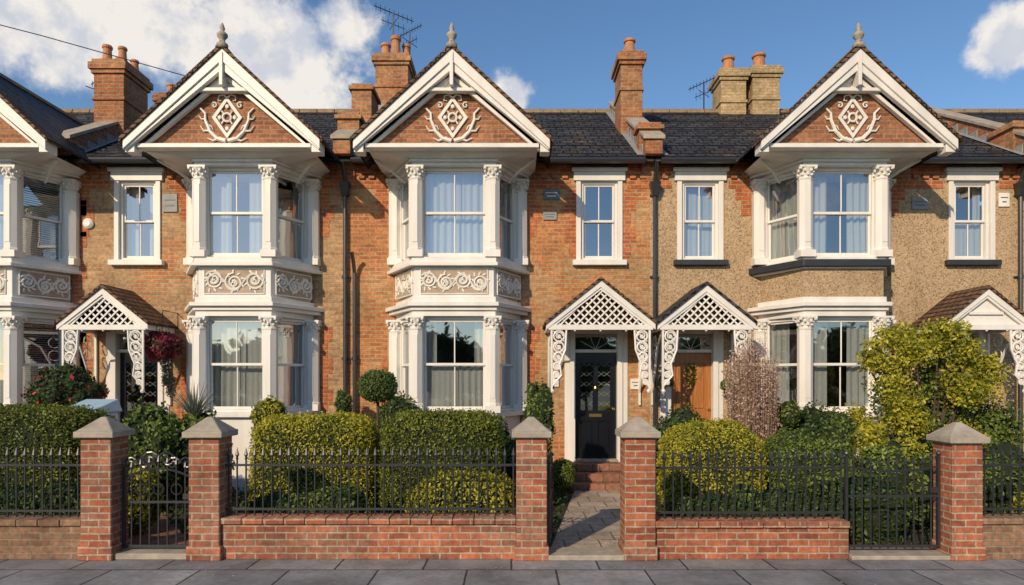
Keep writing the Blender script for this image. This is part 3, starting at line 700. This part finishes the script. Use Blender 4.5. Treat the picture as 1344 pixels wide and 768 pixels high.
def gate(x0,x1,z1,curve,nm='iron_gate',M=None,y=WY+.18,z0=.10,scr=True):
    p=MB().use(IRON); p.M=M
    p.box(x0,x0+.03,y-.015,y+.015,z0,z1); p.box(x1-.03,x1,y-.015,y+.015,z0,z1)
    p.box(x0+.03,x1-.03,y-.01,y+.01,z0,z0+.03); p.box(x0+.03,x1-.03,y-.01,y+.01,z0+(z1-z0)*.55,z0+(z1-z0)*.55+.025)
    W=x1-x0
    top=lambda u: z1-.12+curve*math.sin(math.pi*u)
    p.tube([(x0+.015+(W-.03)*i/14,y,top(i/14)) for i in range(15)],.013,5)
    n=int(W/.095)
    for i in range(1,n):
        u=i/n; x=x0+W*u; zt=top(u)+.08; p.lathe([(.010,z0+.03),(.010,zt-.02),(.02,zt),(.002,zt+.07)],x,y,6)
    if scr:
        for u,r in((.2,.075),(.5,.10),(.8,.075)):
            p.tube(spiral(x0+W*u-r,top(u)+.10,r,1.4,1,0,y,14),.011,5); p.tube(spiral(x0+W*u+r,top(u)+.10,r,1.4,-1,0,y,14),.011,5)
        for u in(.25,.5,.75): p.tube(circ(x0+W*u,z0+(z1-z0)*.72,.06,y,12),.008,4,closed=True)
    for s in(x0,x1-.03): p.ball((s+.015,y,z1+.03),.028,8)
    p.box(x1-.12,x1-.03,y-.02,y+.02,z0+(z1-z0)*.6,z0+(z1-z0)*.6+.06)
    p.obj(nm)
gate(-4.35,-3.55,1.0,.10)
gate(3.72,4.78,1.12,-.05,scr=False)
gate(0,.80,1.02,.06,M=Matrix.Translation((.41,WY+.2,0))@Matrix.Rotation(rad(84),4,'Z')@Matrix.Translation((0,-WY-.18,0)),scr=False)
th=MB().use(STONE); th.box(-4.36,-3.54,WY+.02,WY+.36,0,.07); th.box(.39,1.225,WY-.02,WY+.36,0,.06); th.box(3.71,4.79,WY+.0,WY+.36,0,.05); th.obj('gate_threshold',None,.01)
# ------------------------------------------------------------------ plants
def leaves(pts,size,nrm=None,flat=.5):
    n=len(pts); 
    a=rng.normal(size=(n,3)); 
    if nrm is not None: a=a*flat+nrm*(1-flat)*1.5
    a/=np.linalg.norm(a,axis=1)[:,None]+1e-9
    b=rng.normal(size=(n,3)); b-=a*(a*b).sum(1)[:,None]; b/=np.linalg.norm(b,axis=1)[:,None]+1e-9
    c=np.cross(a,b)
    s=(size*rng.uniform(.6,1.3,n))[:,None]
    v=np.stack([pts-b*s,pts+c*s*.5,pts+b*s,pts-c*s*.5],1).reshape(-1,3)
    return v
def leafobj(name,groups,parent=None):
    V=np.concatenate([g[0] for g in groups]); n=len(V)//4
    me=bpy.data.meshes.new(name); me.vertices.add(len(V)); me.vertices.foreach_set('co',V.astype(np.float32).ravel())
    me.loops.add(4*n); me.loops.foreach_set('vertex_index',np.arange(4*n,dtype=np.int32))
    me.polygons.add(n); me.polygons.foreach_set('loop_start',np.arange(0,4*n,4,dtype=np.int32))
    try: me.polygons.foreach_set('loop_total',np.full(n,4,dtype=np.int32))
    except Exception: pass
    mats=[]; idx=[]
    for v,m in groups:
        if m not in mats: mats.append(m); me.materials.append(m)
        idx.append(np.full(len(v)//4,mats.index(m),dtype=np.int32))
    me.polygons.foreach_set('material_index',np.concatenate(idx)); me.update(calc_edges=True)
    o=bpy.data.objects.new(name,me); S.collection.objects.link(o)
    if parent: o.parent=parent; o.matrix_parent_inverse=parent_inv(parent)
    return o
def wob(d,seed,amp):
    s=np.array([seed*1.7,seed*.9,seed*2.3])
    return 1+amp*(np.sin(d[:,0]*4.1+s[0])*np.cos(d[:,2]*3.7+s[1])+.6*np.sin(d[:,1]*7.3+d[:,0]*6.1+s[2])+.4*np.sin(d[:,2]*13+d[:,0]*11+s[0]))
def shape(c,r,e,n,seed,amp,thick):
    d=rng.uniform(-1,1,(n,3)); ax=rng.integers(0,3,n); d[np.arange(n),ax]=np.sign(rng.uniform(-1,1,n))
    d=d/((np.abs(d)**e).sum(1)**(1/e))[:,None]
    k=wob(d,seed,amp)*(1-thick*rng.random(n)**1.5+ .03*rng.normal(size=n))
    p=d*k[:,None]
    nn=np.sign(d)*np.abs(d)**(e-1)/np.array(r); nn/=np.linalg.norm(nn,axis=1)[:,None]+1e-9
    return p*np.array(r)+np.array(c),nn
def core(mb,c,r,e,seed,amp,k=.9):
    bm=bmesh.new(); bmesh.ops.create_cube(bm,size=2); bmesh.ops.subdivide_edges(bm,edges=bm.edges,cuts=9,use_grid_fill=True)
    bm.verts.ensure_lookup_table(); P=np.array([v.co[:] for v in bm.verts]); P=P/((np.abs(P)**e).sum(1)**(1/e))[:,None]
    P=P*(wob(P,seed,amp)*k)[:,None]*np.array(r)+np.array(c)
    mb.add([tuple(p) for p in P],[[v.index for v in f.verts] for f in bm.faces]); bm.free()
def plant(name,blobs,dens,size,mat,e=2,amp=.05,thick=.2,extra=None,stems=None,flat=.5,hascore=True,k=.88):
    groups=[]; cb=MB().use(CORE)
    for i,(c,r) in enumerate(blobs):
        sd=random.random()*9
        area=4*math.pi*((r[0]*r[1])**1.6+(r[0]*r[2])**1.6+(r[1]*r[2])**1.6)**(1/1.6)/3**(1/1.6)*(1.4 if e>3 else 1)
        p,nn=shape(c,r,e,int(dens*area),sd,amp,thick); ok=p[:,2]>.02
        groups.append((leaves(p[ok],size,nn[ok],flat),mat))
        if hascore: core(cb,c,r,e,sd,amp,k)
        if extra:
            for m,n,s in extra:
                p,nn=shape(c,r,e,n,sd,amp,.02); groups.append((leaves(p*1.0,s,nn,.6),m))
    o=leafobj(name,groups)
    if hascore: cb.obj('shade_core',o)  # solid core, shade between the leaves put into its dark colour
    if stems:
        t=MB().use(BARK)
        for a,b,r in stems:
            A=Vector(a);B=Vector(b); mid=(A+B)/2+Vector((random.uniform(-.04,.04),random.uniform(-.04,.04),0)); t.tube([A,mid,B],r,7,r2=r*.55)
        t.obj('trunk',o)
    return o
def hedge(x0,x1,y0,y1,h,mat,dens=4200,size=.020,e=6,amp=.012):
    return plant('box_hedge',[(((x0+x1)/2,(y0+y1)/2,h/2),((x1-x0)/2,(y1-y0)/2,h/2))],dens,size,mat,e,amp,.06,k=.95,flat=.62)
hedge(-8.2,-5.68,8.5,9.5,1.60,LF_BOX,3400,.021,6,.02)
hedge(-3.50,-1.88,8.6,9.5,1.48,LF_YEL,4800,.020,5,.018)
hedge(-1.76,-.16,8.6,9.5,1.53,LF_BOX,4800,.020,5,.018)
hedge(2.05,3.40,8.6,9.5,1.38,LF_YEL,4400,.021,3.4,.035)
hedge(3.5,4.2,8.7,9.5,1.24,LF_MID,3400,.022,3,.05)
def shrub(*a,**k): return plant('garden_shrub',*a,**k)
shrub([((-2.1,7.9,.45),(.36,.26,.28)),((-2.5,7.95,.35),(.3,.25,.25))],2600,.03,LF_MID,2.2,.10,.35)
shrub([((-.55,7.9,.48),(.60,.28,.38)),((-1.0,7.95,.4),(.3,.25,.3))],3200,.026,LF_YEL,2.6,.06)
shrub([((-2.85,8.0,.3),(.35,.3,.3))],2500,.03,LF_DK,2,.1)
shrub([((-5.1,9.4,1.0),(.45,.4,.62)),((-4.6,9.7,.9),(.4,.4,.65)),((-5.4,9.9,.6),(.5,.4,.6))],2000,.036,LF_MID,2,.15,.4)
shrub([((-4.75,8.3,.45),(.28,.3,.4))],2500,.03,LF_YEL,2,.1,.3)
shrub([((-3.85,10.4,1.35),(.26,.25,.34)),((-3.85,10.4,.8),(.2,.2,.5))],2400,.028,LF_YEL,2,.12,.35)
shrub([((-3.05,11.9,1.55),(.16,.15,.24)),((-3.1,11.9,1.0),(.12,.12,.5))],2400,.03,LF_MID,2,.15,.4)
shrub([((-1.95,11.4,1.0),(.5,.3,.7)),((-.3,10.6,.85),(.35,.3,.55)),((.1,10.2,.6),(.3,.3,.5))],1900,.034,LF_DK,2,.12,.3)
shrub([((.42,10.6,1.15),(.24,.2,.7)),((.35,10.7,.6),(.28,.25,.5)),((.52,10.5,1.6),(.13,.13,.3)),((.34,10.6,1.75),(.1,.1,.2))],2400,.030,LF_MID,2,.18,.45)
plant('topiary_ball',[((.86,11.1,.38),(.21,.21,.26))],4500,.018,LF_BOX,2.3,.02,.08,stems=[((.86,11.1,0),(.86,11.1,.3),.03)])
plant('topiary_tree',[((-2.04,10.0,1.88),(.29,.29,.25))],4800,.018,LF_MID,2.2,.03,.1,stems=[((-2.1,10,0),(-2.04,10,1.8),.035),((-2.0,10.05,0),(-2.06,10,1.75),.02)])
sk=MB().use(LF_GREY)
for i in range(110):
    a=random.random()*6.28; l=random.uniform(.25,.65); t=random.uniform(.1,.8)
    b=Vector((-4.62,9.55,1.4)); e_=b+Vector((math.cos(a)*l*t,math.sin(a)*l*t,l*(1-.4*t)))
    sk.tube([b,(b+e_)/2+Vector((0,0,.04)),e_],.009,4,r2=.001)
sk.obj('spiky_plant')
shrub([((2.75,10.6,.9),(.5,.35,.6)),((4.0,10.3,.95),(.5,.4,.65)),((4.75,10.2,.95),(.5,.4,.65))],1900,.034,LF_DK,2,.13,.35)
shrub([((4.65,9.3,1.15),(.22,.2,.34)),((4.4,9.0,.8),(.3,.3,.4)),((4.2,10.0,1.45),(.18,.18,.2))],2600,.028,LF_MID,2,.13,.35)
shrub([((4.3,7.95,.4),(.5,.3,.42)),((3.4,7.95,.3),(.5,.25,.35)),((2.4,7.95,.28),(.6,.25,.32))],2600,.028,LF_DK,2,.12,.3)
shrub([((4.0,8.2,.55),(.3,.25,.3)),((2.9,8.1,.4),(.25,.2,.3))],2400,.03,LF_MID,2,.16,.4)
shrub([((6.6,7.85,.32),(.6,.25,.32)),((7.7,7.9,.35),(.7,.25,.35))],2800,.026,LF_YEL,3,.06,.2)
shrub([((-6.6,7.85,.3),(1.2,.3,.4)),((-5.3,7.9,.3),(.5,.3,.42)),((-8,7.9,.3),(.7,.3,.4))],2200,.03,LF_DK,3,.06,.2)
# golden shrub tree
bl=[];st=[]
base=Vector((5.83,9.2,0))
for i in range(60):
    a=random.random()*6.28; rr=random.random()**.45; z=.35+2.25*random.random()**.9
    wd=1.14*math.sqrt(max(.12,1-((z-1.2)/1.6)**2))
    c=(base.x+math.cos(a)*rr*wd,base.y+math.sin(a)*rr*wd*.7,z)
    r=random.uniform(.15,.30); bl.append((c,(r,r,r*.95)))
    st.append(((base.x+random.uniform(-.12,.12),base.y,.0),c,.018))
gs=plant('golden_shrub_tree',bl,1400,.028,LF_YEL,2,.25,.85,hascore=False,stems=st,flat=.75)
bl=[]
for i in range(20):
    a=random.random()*6.28; z=random.uniform(.5,2.1); bl.append(((base.x+.55*math.cos(a)+.12,base.y+.25+.3*math.sin(a),z),(.3,.3,.3)))
leafobj('inner_foliage',[(leaves(shape(c,r,2,420,1,.2,.8)[0],.03),LF_MID) for c,r in bl],gs)
bl=[]
for i in range(14):
    c=(random.uniform(6.1,7.25),random.uniform(9.4,9.9),random.uniform(.5,2.15)); r=random.uniform(.22,.36); bl.append((c,(r,r,r)))
plant('garden_shrub',bl,1500,.032,LF_MID,2,.2,.6,hascore=True,k=.5,stems=[((6.4,9.6,0),(6.4,9.6,1.2),.04)])
plant('garden_shrub',[((5.0,8.7,.7),(.4,.35,.5)),((5.5,8.5,.55),(.45,.3,.5)),((6.3,8.6,.6),(.5,.35,.55))],2000,.03,LF_MID,2,.16,.45)
plant('garden_shrub',[((4.85,8.9,1.1),(.22,.2,.3)),((5.2,8.6,1.0),(.2,.2,.25))],1700,.03,LF_YEL,2,.2,.7,hascore=False)
# twiggy dried shrub
tw=MB().use(TWIG); tp=[]
for i in range(190):
    a=random.random()*6.28; r=random.random()**.5*.42; zt=2.80-r*1.4+random.uniform(-.30,.05)
    p0=Vector((3.58,9.8,.35)); p1=Vector((3.58+math.cos(a)*r*.85,9.8+math.sin(a)*r*.8,.35+(zt-.35)*.45)); p2=Vector((3.58+math.cos(a)*r*.9,9.8+math.sin(a)*r*.9,zt))
    tw.tube([p0,p1,p2],.006,4,r2=.002)
    for k in range(85):
        t=random.random()**.8; q=p0.lerp(p1,t*2) if t<.5 else p1.lerp(p2,t*2-1); tp.append(q+Vector((random.gauss(0,.035),random.gauss(0,.035),random.gauss(0,.03))))
to=leafobj('dried_shrub',[(leaves(np.array([p[:] for p in tp]),.018),LF_TAN)]); tw.obj('twigs',to)
plant('rose_bush',[((-7.55,11.1,1.85),(.42,.4,.38)),((-7.9,11.2,1.7),(.3,.3,.3)),((-7.2,11.1,1.7),(.28,.3,.28))],1700,.036,LF_DK,2,.15,.4,extra=[(LF_RED,60,.045)],stems=[((-7.5,11.1,0),(-7.5,11.1,1.8),.04),((-7.6,11.1,0),(-7.9,11.2,1.6),.025)])
def basket(x,y,z,r,m,hang=True,par=None):
    o=plant('hanging_basket',[((x,y,z),(r,r,r*.85))],3600,.028,m,2,.12,.3,extra=[(LF_MID,60,.03)])
    b=MB().use(BARK); b.lathe([(r*.2,z-r*.75),(r*.5,z-r*.5),(r*.7,z-r*.1)],x,y,12)
    b.use(IRON)
    zt=z+r*1.8
    for k in range(3):
        a=k*2.09; b.tube([(x+r*.7*math.cos(a),y+r*.7*math.sin(a),z),(x,y,zt)],.006,4)
    b.tube([(x,y,zt),(x,y+.02,zt+.05),(x,FY,zt+.05),(x,FY,zt-.25)],.011,5)
    b.obj('basket_bracket',o)
basket(-6.36,11.95,2.60,.33,LF_PUR)
plant('trailing_plant',[((-6.33,12.05,2.1),(.10,.10,.30)),((-6.28,12.1,1.85),(.09,.09,.22))],1800,.028,LF_GREY,2,.2,.6,hascore=False,extra=[(LF_PUR,60,.03)])
basket(2.83,12.1,1.95,.13,LF_MID); basket(3.98,12.15,1.88,.12,LF_MID)
wr=[];
for i in range(420):
    a=random.random()*6.28; wr.append((3.42+.07*math.cos(a)+random.gauss(0,.02),FY+.065+random.gauss(0,.012),2.10+.17*math.sin(a)+random.gauss(0,.02)))
wr=np.array(wr); leafobj('door_wreath',[(leaves(wr[:220],.022),LF_MID),(leaves(wr[220:],.022),LF_FLY)],H3)
n=26000; gx=rng.uniform(-9,9.5,n); gy=rng.uniform(7.5,12.3,n); gz=.02+rng.random(n)*.10*(1+.8*np.sin(gx*5)*np.sin(gy*6))
def inpath(x,y):
    t=(y-7.3)/4.25
    a=(x>.36+.72*t)&(x<1.24+.82*t); b=(x>-4.4-3.3*t)&(x<-3.5-3.05*t)
    return a|b
ok=~inpath(gx,gy); leafobj('ground_cover_plants',[(leaves(np.stack([gx,gy,gz],1)[ok],.035),LF_DK)])
plant('potted_plant',[((2.25,11.7,.55),(.16,.16,.2))],3000,.028,LF_MID,2,.15,.4,stems=[((2.25,11.7,.0),(2.25,11.7,.45),.05)])
n=220; lx=rng.uniform(-9,9,n); ly=7.12-np.abs(rng.normal(0,.35,n)); leafobj('fallen_leaves',[(leaves(np.stack([lx,ly,np.full(n,.008)],1),.014,np.tile(np.array([0,0,1.]),(n,1)),.12),LF_TAN)])
BT=Matrix.Translation((-.42,0,.12))
b=MB().use(BINM); b.M=BT; b.loft([(-6.35,10.1,-.12),(-5.95,10.1,-.12),(-5.95,10.5,-.12),(-6.35,10.5,-.12)],[(-6.42,10.0,1.35),(-5.9,10.0,1.35),(-5.9,10.55,1.35),(-6.42,10.55,1.35)])
b.loft([(-6.46,9.95,1.35),(-5.86,9.95,1.35),(-5.86,10.6,1.35),(-6.46,10.6,1.35)],[(-6.42,10.0,1.42),(-5.9,10.0,1.42),(-5.9,10.55,1.55),(-6.42,10.55,1.55)])
b.use(IRON); b.box(-6.4,-5.92,10.58,10.64,1.3,1.36); b.lathe([(.1,-.03),(.1,.03)],0,0,12,BT@Matrix.Translation((-6.38,10.5,-.02))@Matrix.Rotation(rad(90),4,'Y')); b.obj('wheelie_bin',None,.01)
bl=[];st=[]
for i in range(26):
    x=-26+i*2.1+random.uniform(-.8,.8); h=random.uniform(3,5.5); bl.append(((x,-17+random.uniform(-1.5,1.5),h*.6),(1.9,1.6,h*.45))); st.append(((x,-17,-.16),(x,-17,h*.6),.18))
plant('reflection_trees',bl,10,.28,LF_DK,2,.15,.4,stems=st,k=.8)  # unseen tree row added behind the camera to darken window reflections
# ------------------------------------------------------------------ world, sun, camera
W=bpy.data.worlds.new("World"); S.world=W; W.use_nodes=True; nt=W.node_tree; nt.nodes.clear()
out=N(nt,'ShaderNodeOutputWorld'); bg=N(nt,'ShaderNodeBackground'); bg.inputs[1].default_value=.135; L(nt,bg.outputs[0],out.inputs[0])
sky=N(nt,'ShaderNodeTexSky'); sky.sky_type='NISHITA'; sky.sun_disc=False; EL=27; AZ=30
sky.sun_elevation=rad(EL); sky.sun_rotation=rad(180+AZ); sky.dust_density=.25; sky.ozone_density=2.4; sky.air_density=1.0
tc=N(nt,'ShaderNodeTexCoord'); dirv=N(nt,'ShaderNodeVectorMath',operation='NORMALIZE'); L(nt,tc.outputs['Generated'],dirv.inputs[0]); D=dirv.outputs[0]
blobs=[(225,20,70),(300,50,85),(350,90,80),(395,70,80),(405,125,55),(445,42,55),(120,5,95),(40,20,95),(100,70,70),(676,122,34),(1335,55,50),(1560,60,120),(-200,80,200),(1750,150,160)]
acc=None
for (px,py,r) in blobs:
    d=Vector(((px-672)/862,1,(500-py)/862)); ln=d.length; d.normalize()
    s=N(nt,'ShaderNodeVectorMath',operation='DISTANCE'); L(nt,D,s.inputs[0]); s.inputs[1].default_value=d[:]
    f=math_(nt,'SUBTRACT',1,math_(nt,'DIVIDE',s.outputs['Value'],r/862/ln))
    acc=f if acc is None else math_(nt,'SMOOTH_MAX',acc,f,.2)
acc=math_(nt,'MAXIMUM',acc,-1.2)
n1=noise(nt,D,11,7,.58)
sepd=N(nt,'ShaderNodeSeparateXYZ'); L(nt,D,sepd.inputs[0])
back=mrange(nt,sepd.outputs[1],-.1,-.5,0,1)
genc=math_(nt,'MULTIPLY',back,mrange(nt,noise(nt,D,2.2,3,.6),.58,.68,0,.8,True))
den=math_(nt,'ADD',acc,math_(nt,'MULTIPLY',math_(nt,'SUBTRACT',n1,.5),2.5))
mask=mrange(nt,den,-.05,.45,0,1,True); mask=math_(nt,'MAXIMUM',math_(nt,'MULTIPLY',mask,.95),genc)
off=N(nt,'ShaderNodeVectorMath',operation='ADD'); L(nt,D,off.inputs[0]); off.inputs[1].default_value=(-.015,0,.03)
sh2=mrange(nt,math_(nt,'SUBTRACT',n1,noise(nt,off.outputs[0],11,5,.58)),-.10,.10,0,1)
thick=mrange(nt,den,.1,1.0,0,.35)
sh3=math_(nt,'ADD',sh2,thick,clamp=True)
cloudc=mix(nt,sh3,(4.2,4.5,5.2),(6.9,6.5,6.0))
hs=N(nt,'ShaderNodeHueSaturation'); hs.inputs['Saturation'].default_value=1.12; L(nt,sky.outputs[0],hs.inputs['Color'])
L(nt,mix(nt,mask,hs.outputs[0],cloudc),bg.inputs[0])
sun=bpy.data.lights.new('sun','SUN'); sun.energy=4.3; sun.angle=rad(.6); sun.color=(1,.80,.56)
so=bpy.data.objects.new('sun',sun); so.rotation_euler=(rad(90-EL),0,rad(-AZ)); so.location=(-10,-15,15); S.collection.objects.link(so)
cam=bpy.data.cameras.new('camera'); cam.sensor_width=36; cam.lens=862/1344*36; cam.shift_y=116/1344; cam.clip_end=2000; cam.clip_start=.05
co=bpy.data.objects.new('camera',cam); co.location=(0,0,1.96); co.rotation_euler=(rad(90),0,0); S.collection.objects.link(co); S.camera=co
S.view_settings.view_transform='Standard'; S.view_settings.look='None'; S.view_settings.exposure=0; S.view_settings.gamma=1
